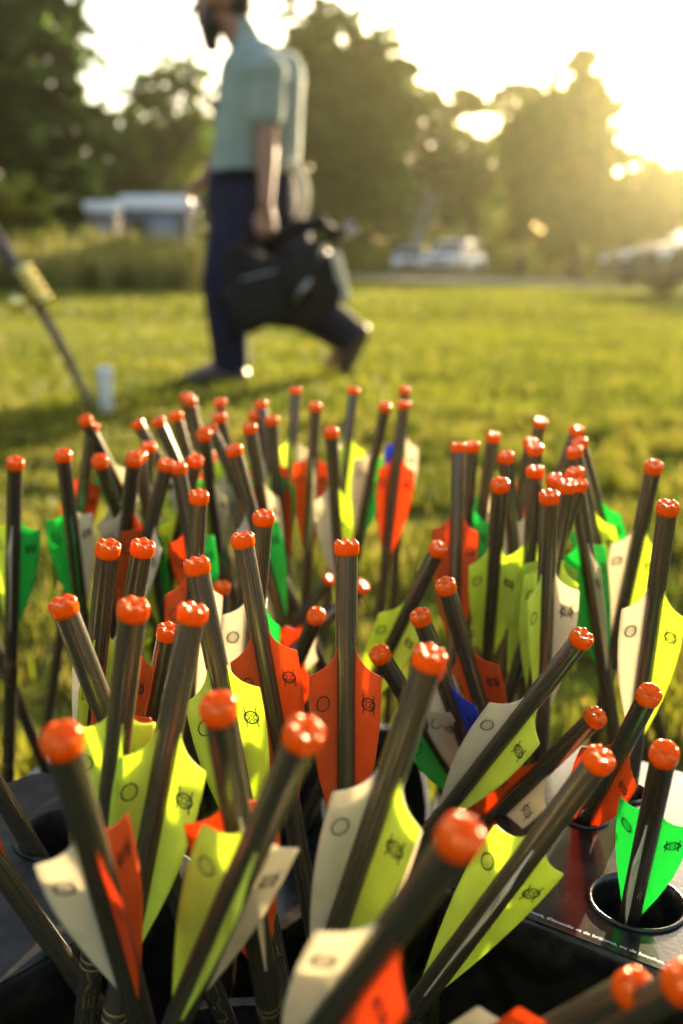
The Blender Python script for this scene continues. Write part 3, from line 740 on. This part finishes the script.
    for s in (-1, 1):
        bm = bmesh.new(); add_box(bm, (xf+.09, s*(hw-.26), zl-.02), (.14, .34, .15), bev=.03); from_bm('headlight', bm, LAMP, root, True)
        bm = bmesh.new(); add_box(bm, (xr-.05, s*(hw-.16), zl+.05), (.10, .20, .30), bev=.03); from_bm('tail_light', bm, REDL, root, True)
        bm = bmesh.new(); add_box(bm, (fr[0][0]+.25, s*(hw+.06), belt+.06), (.12, .16, .12), bev=.04); from_bm('mirror', bm, body_m, root, True)
    bm = bmesh.new(); add_box(bm, (xf+.03, 0, zl-.06), (.08, W*.48, .18), bev=.02); from_bm('grille', bm, TRIM, root, True)
    bm = bmesh.new(); add_box(bm, (xf+.04, 0, .38), (.14, W*.92, .16), bev=.04); from_bm('bumper', bm, TRIM, root, True)
    bm = bmesh.new(); add_box(bm, (xr-.04, 0, .40), (.14, W*.92, .16), bev=.04); from_bm('bumper', bm, TRIM, root, True)
    return root
SUVP = [(-2.25, .32), (-2.32, .55), (-2.25, .88), (-1.95, .98), (-1.1, 1.06), (1.9, 1.08), (2.28, 1.02), (2.34, .6), (2.28, .32)]
SUVR = [(-1.15, 1.04), (-.35, 1.66), (.0, 1.74), (1.7, 1.72), (2.0, 1.62), (2.22, 1.06)]
CARP = [(-2.15, .26), (-2.22, .48), (-2.12, .72), (-1.8, .82), (-.95, .92), (1.5, .95), (2.1, .92), (2.2, .55), (2.12, .26)]
CARR = [(-1.05, .90), (-.25, 1.36), (.15, 1.45), (.9, 1.43), (1.35, 1.30), (1.95, .93)]
wp = Vector((at(453, 276, 52).x, 52, 0))
vehicle('white_suv', 'white SUV parked beyond the path in front of the trees', 'car', wp, R(64), paint('white_paint', (.72, .72, .78)), SUVP, SUVR, 4.6, 1.9, (-1.42, 1.45), .37)
vehicle('white_car', 'small pale car end parked just left of the white SUV', 'car', (at(411, 270, 55).x, 55, 0), R(84), paint('white_paint', (.66, .66, .70)), CARP, CARR, 4.4, 1.8, (-1.35, 1.3), .33)
vehicle('tan_car', 'hazy car parked at the right with a sunlit windshield', 'car', (at(603, 270, 27).x+2.3, 27, 0), R(10), dull('bronze_paint', (.055, .042, .03)), CARP, CARR, 4.4, 1.85, (-1.35, 1.3), .34)
vehicle('dark_car', 'dark car cut by the right picture edge with a rounded front fender', 'car', (at(638, 270, 17).x+2.2, 17.3, 0), R(10), dull('grey_paint', (.035, .035, .038)), CARP, CARR, 4.4, 1.85, (-1.35, 1.3), .35)

# ------------------------------------------------------------------ cabins
CABW = mat('grey_blue_panel', (.055, .066, .095), .55, noise=(4, (.045, .055, .08), .3, .7)); CABR = mat('white_roof_panel', (.92, .93, .94), .5, transl=.6)
CABD = mat('pale_door', (.16, .18, .22), .5)
def cabin(label, x, Y, w, d, h):
    root = empty('cabin', (x, Y, 0), label, 'cabin', 'pale roofed cabins')
    bm = bmesh.new(); add_box(bm, (0, 0, h*.5-.21), (w, d, h-.42), bev=.05); from_bm('wall', bm, CABW, root, True)
    bm = bmesh.new(); add_box(bm, (0, 0, h-.12), (w+.22, d+.22, .34), bev=.12); from_bm('roof', bm, CABR, root, True)
    bm = bmesh.new(); add_box(bm, (w*.14, -d/2-.015, h*.42), (w*.36, .05, h*.66), bev=.02); dd = from_bm('door', bm, CABD, root, True)
    bm = bmesh.new(); add_box(bm, (w*.26, -d/2-.06, h*.42), (.05, .06, .16), bev=.01); from_bm('handle', bm, TRIM, dd)
    for s in (-1, 1):
        bm = bmesh.new(); add_box(bm, (s*(w/2-.05), -d/2+.02, h*.44), (.09, .10, h*.76), bev=.02); from_bm('corner_post', bm, CABW, root)
    bm = bmesh.new(); add_box(bm, (-w*.28, -d/2-.012, h*.66), (w*.24, .04, h*.18), bev=.01); from_bm('vent_window', bm, GLASS, root)
YC = 33.
cabin('larger pale-roofed grey cabin, right one of two behind the tall weeds', at(160, 230, YC).x, YC, 2.0, 1.7, at(160, 193, YC-.9).z-.1)
cabin('smaller pale-roofed grey cabin, left one of two behind the tall weeds', at(105, 230, YC+3).x, YC+3, .95, 1.2, at(105, 199, YC+2.4).z-.1)

# ------------------------------------------------------------------ trees
BARK = mat('bark', (.085, .062, .045), .9, noise=(6, (.045, .034, .026), .3, .7), bump=(14, .8, .05))
PALEBARK = mat('pale_bark', (.34, .29, .25), .85, noise=(4, (.22, .18, .15), .3, .7), bump=(10, .7, .04))
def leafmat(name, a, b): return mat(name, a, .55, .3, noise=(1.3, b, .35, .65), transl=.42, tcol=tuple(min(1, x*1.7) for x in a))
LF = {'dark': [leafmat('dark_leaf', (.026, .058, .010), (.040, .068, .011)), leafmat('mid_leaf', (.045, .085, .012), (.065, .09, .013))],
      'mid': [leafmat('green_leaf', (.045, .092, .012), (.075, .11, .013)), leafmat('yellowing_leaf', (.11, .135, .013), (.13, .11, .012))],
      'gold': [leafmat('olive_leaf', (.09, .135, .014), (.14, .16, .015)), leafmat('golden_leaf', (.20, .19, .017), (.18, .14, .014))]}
def leaf_cloud(rs, centers, rad, per, size):
    """many small leaf-spray quads gathered in uneven clumps"""
    n = len(centers); C_ = np.repeat(centers, per, 0); rr = np.repeat(rad, per, 0)
    g = rs.normal(size=(len(C_), 3)); g /= np.linalg.norm(g, axis=1, keepdims=True)+1e-9
    P = C_ + g*(rs.random((len(C_), 1))**.45)*rr[:, None]*np.array([1, 1, .72])
    a = rs.normal(size=P.shape); a /= np.linalg.norm(a, axis=1, keepdims=True)
    b = np.cross(a, rs.normal(size=P.shape)); b /= np.linalg.norm(b, axis=1, keepdims=True)+1e-9
    s = size*(.55+.9*rs.random((len(P), 1)))
    V = np.stack([P-a*s, P+b*s*.42, P+a*s, P-b*s*.42], 1).reshape(-1, 3)
    Q_ = np.arange(len(V)).reshape(-1, 4)
    return V, Q_
def tree(label, px, Y, lobes, base_z=0, kind='mid', seed=1, clumps=170, per=34, size=.22, trunk_r=.22, bark=None, name='tree', fork=None, cat='tree', group='trees behind the lawn'):
    """lobes: (x px, y px, half width px, half height px) of crown masses as they stand at distance Y"""
    rs = np.random.RandomState(seed)
    x0 = at(px, 270, Y).x; root = empty(name, (x0, Y, base_z), label, cat, group)
    k = Y/F*1.0
    cen = []; rad = []; LB = []
    tot = sum(a[2]*a[3] for a in lobes)
    rl = random.Random(seed)
    extra = []
    for lx, ly, hw, hh in lobes:
        for _ in range(4):
            a = rl.uniform(-.5, 3.6); f = rl.uniform(.28, .46); extra.append((lx+math.cos(a)*hw*.95, ly-math.sin(a)*hh*.95, hw*f, hh*f))
    lobes = list(lobes)+extra
    tot = sum(a[2]*a[3] for a in lobes)
    for lx, ly, hw, hh in lobes:
        c = at(lx, ly, Y); rx, rz = hw*k, hh*k; ry = (rx+min(rx, rz))*.5
        LB.append((Vector((c.x-x0, rs.uniform(-.3, .3)*ry, c.z-base_z)), rx, rz))
        n = max(5, int(1.9*clumps*hw*hh/tot))
        g = rs.normal(size=(n, 3)); g /= np.linalg.norm(g, axis=1, keepdims=True)
        rr = rs.random((n, 1))**.42
        p = g*rr*np.array([rx, ry, rz])*(.95+.22*rs.normal(size=(n, 1)))+np.array(LB[-1][0])
        cen.append(p); rad.append((.22+.30*rs.random(n))*min(rx, rz, 2.2)*.62)
    cen = np.concatenate(cen); rad = np.concatenate(rad); keep = cen[:, 2] > .15; cen = cen[keep]; rad = rad[keep]
    V, Q_ = leaf_cloud(rs, cen, rad, per, size*1.15)
    V[:, 2] = np.maximum(V[:, 2], .02)
    mi = np.repeat((rs.random(len(cen)) < .42).astype(int), per)
    np_mesh('crown', V, Q_, LF[kind], mi, root)
    bm = bmesh.new(); top = max(l[0].z for l in LB)
    lean = Vector((0, 0, 0)) if fork is None else Vector(fork)
    hgt = top*.8
    trunk = [Vector((0, 0, -.05)), Vector((.05, 0, hgt*.25))+lean*.25, Vector((-.04, .1, hgt*.55))+lean*.55, Vector((.02, 0, hgt))+lean]
    add_tube(bm, trunk, [trunk_r*1.25, trunk_r, trunk_r*.7, trunk_r*.18], 10)
    for c, rx, rz in LB:
        for j in range(2):
            st = trunk[1].lerp(trunk[2], rs.random()) if c.z < hgt*.8 else trunk[2].lerp(trunk[3], rs.random()*.5)
            e = c+Vector((rs.uniform(-.7, .7)*rx, rs.uniform(-.5, .5)*rx, rs.uniform(-.3, .6)*rz)); m_ = st.lerp(e, .5)+Vector((0, 0, -.12*rx))
            add_tube(bm, [st, m_, e], [trunk_r*.38, trunk_r*.24, trunk_r*.06], 6)
    from_bm('trunk', bm, bark or BARK, root)
    return root
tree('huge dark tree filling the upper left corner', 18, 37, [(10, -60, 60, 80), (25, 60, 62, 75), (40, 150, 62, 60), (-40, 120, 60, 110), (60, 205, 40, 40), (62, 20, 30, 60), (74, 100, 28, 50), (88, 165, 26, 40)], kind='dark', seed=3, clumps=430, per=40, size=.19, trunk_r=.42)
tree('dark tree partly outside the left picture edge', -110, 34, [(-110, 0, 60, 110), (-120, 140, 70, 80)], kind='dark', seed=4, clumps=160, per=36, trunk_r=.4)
tree('airy tree with sky showing through, left of the walking man', 165, 52, [(160, 78, 30, 34), (190, 110, 34, 40), (140, 125, 26, 30), (175, 160, 46, 30)], kind='mid', seed=8, clumps=105, per=26, size=.20, trunk_r=.18)
tree('low dark tree behind the pale cabins', 125, 58, [(115, 165, 36, 50), (160, 185, 48, 46), (205, 175, 36, 50), (140, 140, 26, 26)], kind='dark', seed=10, clumps=240, per=34, size=.24)
tree('tall dense tree right behind the walking man, orange tinted top', 335, 44, [(322, 56, 42, 44), (385, 72, 26, 34), (370, 95, 42, 48), (330, 135, 52, 56), (295, 110, 30, 60), (375, 170, 44, 50), (330, 210, 60, 40)], kind='mid', seed=12, clumps=400, per=38, size=.19, trunk_r=.34)
tree('narrow tree beside the tall dense one, sky dots along its edge', 398, 58, [(398, 92, 16, 26), (404, 130, 18, 34), (400, 180, 24, 40)], kind='mid', seed=13, clumps=80, per=28, size=.17, trunk_r=.2)
tree('leaning pale trunked tree behind the white SUV', 410, 58, [(432, 118, 26, 26), (450, 160, 30, 32), (428, 170, 30, 34), (455, 205, 34, 26)], kind='mid', seed=15, clumps=70, per=28, size=.19, trunk_r=.42, bark=PALEBARK, fork=(1.4, 0, 0))
tree('thin rounded tree in the middle distance with gaps of sky', 470, 60, [(440, 112, 24, 20), (462, 106, 34, 18), (490, 104, 22, 12), (455, 160, 30, 34), (480, 185, 36, 34), (500, 215, 30, 30)], kind='mid', seed=17, clumps=150, per=30, size=.22, trunk_r=.2)
tree('dark topped tree left of the tall golden tree', 520, 56, [(518, 102, 26, 16), (505, 130, 20, 20), (512, 180, 36, 40), (540, 140, 24, 44)], kind='mid', seed=19, clumps=110, per=28, size=.22, trunk_r=.22)
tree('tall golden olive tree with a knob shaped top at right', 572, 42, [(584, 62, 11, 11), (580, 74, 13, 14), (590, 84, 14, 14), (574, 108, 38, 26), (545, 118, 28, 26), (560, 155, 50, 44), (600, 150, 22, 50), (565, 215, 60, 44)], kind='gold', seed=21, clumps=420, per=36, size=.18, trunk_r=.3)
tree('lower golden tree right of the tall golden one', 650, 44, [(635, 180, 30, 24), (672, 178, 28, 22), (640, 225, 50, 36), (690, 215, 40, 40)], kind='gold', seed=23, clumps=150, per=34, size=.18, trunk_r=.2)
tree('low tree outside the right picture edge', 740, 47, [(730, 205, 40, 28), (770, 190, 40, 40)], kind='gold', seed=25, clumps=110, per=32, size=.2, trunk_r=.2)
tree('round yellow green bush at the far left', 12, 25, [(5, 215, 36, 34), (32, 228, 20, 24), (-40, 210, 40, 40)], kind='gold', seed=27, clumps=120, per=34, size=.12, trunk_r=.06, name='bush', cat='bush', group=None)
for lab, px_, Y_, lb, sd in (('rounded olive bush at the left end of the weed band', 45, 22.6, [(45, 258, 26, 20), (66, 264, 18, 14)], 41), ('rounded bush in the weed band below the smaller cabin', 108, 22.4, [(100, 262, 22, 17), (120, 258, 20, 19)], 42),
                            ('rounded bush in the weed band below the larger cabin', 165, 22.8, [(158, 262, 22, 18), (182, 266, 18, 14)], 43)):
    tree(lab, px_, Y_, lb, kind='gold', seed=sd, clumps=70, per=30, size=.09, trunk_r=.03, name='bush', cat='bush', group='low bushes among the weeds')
# far wood and undergrowth: one mass
rs = np.random.RandomState(77)
n = 1500
ang = rs.uniform(-.80, .80, n); dist = rs.uniform(62, 78, n)
zz = rs.random(n)**.9*(4.6+1.8*np.sin(ang*23)+1.2*np.sin(ang*51+1))
cen = np.stack([np.tan(ang)*dist, dist, np.abs(zz)], 1)
V, Q_ = leaf_cloud(rs, cen, .8+.7*rs.random(n), 30, .42)
V[:, 2] = np.maximum(V[:, 2], .02)
tag(np_mesh('far_wood', V, Q_, LF['mid'], np.repeat((rs.random(n) < .35).astype(int), 30)), 'far brown green wood closing the view behind the lawn', 'woodland', kind='stuff')
n = 620
ang = rs.uniform(.85, 2*math.pi-.85, n); dist = rs.uniform(34, 50, n)
cen = np.stack([np.sin(ang)*dist, np.cos(ang)*dist, np.abs(rs.random(n)*9.5)], 1)
V, Q_ = leaf_cloud(rs, cen, 1.2+.9*rs.random(n), 30, .55); V[:, 2] = np.maximum(V[:, 2], .02)
tag(np_mesh('near_wood', V, Q_, LF['gold'], np.repeat((rs.random(n) < .4).astype(int), 30)), 'brown green wood closing the lawn on its other sides', 'woodland', kind='stuff')
n = 420
px = rs.uniform(300, 760, n); dist = rs.uniform(57, 62, n)
cen = np.stack([(px-341.5)/F*dist*1.03, dist, rs.random(n)*1.7*(.6+.4*np.sin(px*.09))+.1], 1)
V, Q_ = leaf_cloud(rs, cen, .4+.35*rs.random(n), 26, .20); V[:, 2] = np.maximum(V[:, 2], .02)
tag(np_mesh('undergrowth', V, Q_, LF['gold'], np.repeat((rs.random(n) < .3).astype(int), 26)), 'olive undergrowth along the foot of the trees', 'undergrowth', kind='stuff')

# ------------------------------------------------------------------ grass
GR = [mat('grass_blade', (.165, .185, .013), .5, .25, noise=(.8, (.080, .108, .010), .38, .60), transl=.5),
      mat('dry_grass_blade', (.29, .25, .04), .55, .2, noise=(1.1, (.15, .14, .025), .38, .6), transl=.5)]
def blades(name, label, n, sampler, hgt, wid, seed, dry, cat='grass', bend=.5, mats=None):
    rs = np.random.RandomState(seed); X_, Y_ = sampler(rs, n); n = len(X_)
    h = hgt*(.45+.8*rs.random(n)); w = wid*(.6+.7*rs.random(n)); a = rs.uniform(0, 2*np.pi, n); ba = rs.uniform(0, 2*np.pi, n); bd = h*bend*rs.random(n)
    dx, dy = np.cos(a)*w*.5, np.sin(a)*w*.5; bx, by = np.cos(ba)*bd, np.sin(ba)*bd
    z0 = np.zeros(n)
    V = np.stack([np.stack([X_-dx, Y_-dy, z0], 1), np.stack([X_+dx, Y_+dy, z0], 1),
                  np.stack([X_+dx*.75+bx*.35, Y_+dy*.75+by*.35, h*.6], 1), np.stack([X_-dx*.75+bx*.35, Y_-dy*.75+by*.35, h*.6], 1),
                  np.stack([X_+dx*.12+bx, Y_+dy*.12+by, h], 1), np.stack([X_-dx*.12+bx, Y_-dy*.12+by, h], 1)], 1).reshape(-1, 3)
    i = np.arange(n)[:, None]*6
    Q_ = np.concatenate([i+np.array([0, 1, 2, 3]), i+np.array([3, 2, 4, 5])], 1).reshape(-1, 4)
    mi = np.repeat((rs.random(n) < dry).astype(int), 2)
    return tag(np_mesh(name, V, Q_, mats or GR, mi), label, cat, kind='stuff')
def wedge(y0, y1, k=.46, mg=.25, pw=1.0, fq=1.0, am=.14):
    def f(rs, n):
        Y_ = y0+(y1-y0)*rs.random(n)**pw; half = Y_*k+mg
        X_ = rs.uniform(-1, 1, n)*half
        f_ = fq
        t = np.sin(X_*5.1*f_+Y_*3.7*f_)+np.sin(X_*9.3*f_-Y_*6.1*f_+2)+np.sin(X_*2.2*f_+Y_*11*f_+1)+.8*np.sin(X_*23*f_+Y_*17*f_)*np.sin(X_*19*f_-Y_*26*f_)      # uneven tufts
        k_ = rs.random(n) < .46+am*t
        return X_[k_], Y_[k_]
    return f
GN = [mat('near_grass_blade', (.175, .185, .014), .5, .3, noise=(7, (.045, .075, .008), .40, .58), transl=.5), mat('near_dry_blade', (.32, .26, .045), .55, .25, noise=(9, (.12, .10, .02), .4, .6), transl=.5)]
blades('grass', 'short lawn grass around the racks', 125000, wedge(.15, 3.2, pw=.75, fq=2.3, am=.36), .038, .0052, 5, .30, mats=GN)
blades('grass', 'lawn grass where the man walks', 130000, wedge(3.2, 9, pw=.8), .034, .008, 6, .22)
blades('grass', 'farther lawn grass up to the path', 90000, wedge(9, 30, pw=.7), .045, .018, 7, .2)
def weed_area(rs, n):
    px = rs.uniform(-160, 208, n); Y_ = 19.5+np.abs(np.sin(px*.11)+np.sin(px*.047+1))*.5+rs.uniform(0, 5, n)
    k = rs.random(n) < .62+.38*np.sin(px*.21+Y_*1.3)*np.sin(px*.083); px = px[k]; Y_ = Y_[k]
    return (px-341.5)/F*Y_, Y_
blades('tall_weeds', 'band of tall olive and yellow weeds at the left edge of the lawn', 16000, weed_area, .78, .030, 9, .72, 'weeds', .45, [GR[0], mat('straw_weed', (.21, .195, .06), .6, .3, transl=.5, tcol=(.32, .28, .08))])

blades('tall_weeds', 'sparse taller weed stalks standing out of the weed band', 2200, weed_area, 1.15, .035, 10, .6, 'weeds', .4, [GR[0], bpy.data.materials['straw_weed']])

def ground_mat(name, c1, c2, c3, s1, s2):
    m = mat(name, c1, 1.0, .0); nt = m.node_tree; N = nt.nodes; L = nt.links; b = N['Principled BSDF']
    tc = N.new('ShaderNodeTexCoord'); a = N.new('ShaderNodeTexNoise'); a.inputs['Scale'].default_value = s1; a.inputs['Detail'].default_value = 9
    c = N.new('ShaderNodeTexNoise'); c.inputs['Scale'].default_value = s2; c.inputs['Detail'].default_value = 8
    L.new(tc.outputs['Object'], a.inputs['Vector']); L.new(tc.outputs['Object'], c.inputs['Vector'])
    r1 = N.new('ShaderNodeValToRGB'); r1.color_ramp.elements[0].position = .35; r1.color_ramp.elements[1].position = .65
    r1.color_ramp.elements[0].color = (*c1, 1); r1.color_ramp.elements[1].color = (*c2, 1)
    L.new(a.outputs['Fac'], r1.inputs['Fac'])
    mx = N.new('ShaderNodeMixRGB'); r2 = N.new('ShaderNodeValToRGB'); r2.color_ramp.elements[0].position = .45; r2.color_ramp.elements[1].position = .62
    L.new(c.outputs['Fac'], r2.inputs['Fac']); L.new(r2.outputs['Color'], mx.inputs['Fac']); L.new(r1.outputs['Color'], mx.inputs[1]); mx.inputs[2].default_value = (*c3, 1)
    L.new(mx.outputs['Color'], b.inputs['Base Color'])
    bp = N.new('ShaderNodeBump'); bp.inputs['Strength'].default_value = .8; bp.inputs['Distance'].default_value = .03
    L.new(c.outputs['Fac'], bp.inputs['Height']); L.new(bp.outputs['Normal'], b.inputs['Normal'])
    return m
bm = bmesh.new(); bmesh.ops.create_grid(bm, x_segments=60, y_segments=60, size=300)
tag(from_bm('lawn', bm, ground_mat('turf', (.065, .078, .010), (.115, .120, .015), (.085, .072, .018), .45, 28)), kind='structure')
pts = [(-60, 74), (-20, 62), (at(345, 268, 50).x, 52), (at(430, 270, 40).x, 41), (at(520, 275, 32).x, 32.5), (at(600, 280, 27).x, 26), (at(683, 285, 22).x, 21), (26, 7)]
bm = bmesh.new(); rows = []
for i, p in enumerate(pts):
    a = Vector(pts[max(0, i-1)]); b = Vector(pts[min(len(pts)-1, i+1)]); d = (b-a).normalized(); nn = Vector((-d.y, d.x))*2.6
    rows.append([bm.verts.new((p[0]+nn.x, p[1]+nn.y, .008)), bm.verts.new((p[0]-nn.x, p[1]-nn.y, .008))])
for a, b in zip(rows, rows[1:]): bm.faces.new((a[0], b[0], b[1], a[1]))
bmesh.ops.recalc_face_normals(bm, faces=bm.faces)
tag(from_bm('path', bm, ground_mat('gravel', (.30, .27, .23), (.36, .33, .29), (.24, .21, .17), 1.5, 30)), kind='structure')

# ------------------------------------------------------------------ light, air, camera
SUN_AZ, SUN_EL = 28.0, 11.0            # degrees right of the view axis, above the horizon
sd = Vector((math.sin(R(SUN_AZ))*math.cos(R(SUN_EL)), math.cos(R(SUN_AZ))*math.cos(R(SUN_EL)), math.sin(R(SUN_EL))))
sl = bpy.data.lights.new('sun', 'SUN'); sl.energy = 5.0; sl.angle = R(.6); sl.color = (1, .80, .52)
so = bpy.data.objects.new('sun', sl); COL.objects.link(so); so.rotation_euler = sd.to_track_quat('Z', 'Y').to_euler(); so.location = (8, 20, 12)
w = bpy.data.worlds.new('World'); scene.world = w; w.use_nodes = True
nt = w.node_tree; sk = nt.nodes.new('ShaderNodeTexSky'); sk.sky_type = 'NISHITA'; sk.sun_disc = False
sk.sun_elevation = R(SUN_EL); sk.sun_rotation = R(SUN_AZ); sk.air_density = 1.0; sk.dust_density = 4.0; sk.ozone_density = 1.0
wm = nt.nodes.new('ShaderNodeMixRGB'); wm.blend_type = 'MULTIPLY'; wm.inputs['Fac'].default_value = 1; wm.inputs[2].default_value = (1, .985, .96, 1)
nt.links.new(sk.outputs['Color'], wm.inputs[1]); nt.links.new(wm.outputs['Color'], nt.nodes['Background'].inputs['Color'])
nt.nodes['Background'].inputs['Strength'].default_value = .12
GLARE_HAZE = True  # added scattering volume, stands in for the veiling glare of the lens
if GLARE_HAZE:
    bm = bmesh.new(); add_box(bm, (0, 14, 9), (170, 170, 22))
    m = bpy.data.materials.new('glare_haze_air'); m.use_nodes = True; N = m.node_tree.nodes
    N.remove(N['Principled BSDF']); v = N.new('ShaderNodeVolumePrincipled')
    v.inputs['Color'].default_value = (1, .95, .55, 1); v.inputs['Density'].default_value = .0006; v.inputs['Anisotropy'].default_value = .88
    m.node_tree.links.new(v.outputs['Volume'], N['Material Output'].inputs['Volume'])
    tag(from_bm('glare_haze', bm, m), 'added warm air volume imitating sun glare in the lens', 'glare_haze', kind='stuff')
cd = bpy.data.cameras.new('camera'); co = bpy.data.objects.new('camera', cd); COL.objects.link(co)
co.location = CAM; co.rotation_euler = (R(90)-PITCH, 0, 0)
cd.sensor_fit = 'VERTICAL'; cd.sensor_height = 36; cd.lens = F/1024*36; cd.clip_start = .01; cd.clip_end = 2000
cd.dof.use_dof = True; cd.dof.focus_distance = .405; cd.dof.aperture_fstop = 6.1
scene.camera = co
vs = scene.view_settings; vs.view_transform = 'Standard'; vs.look = 'None'; vs.gamma = 1; vs.exposure = 2.4; vs.use_curve_mapping = False
scene.cycles.volume_bounces = 0; scene.cycles.max_bounces = 8; scene.cycles.transparent_max_bounces = 8
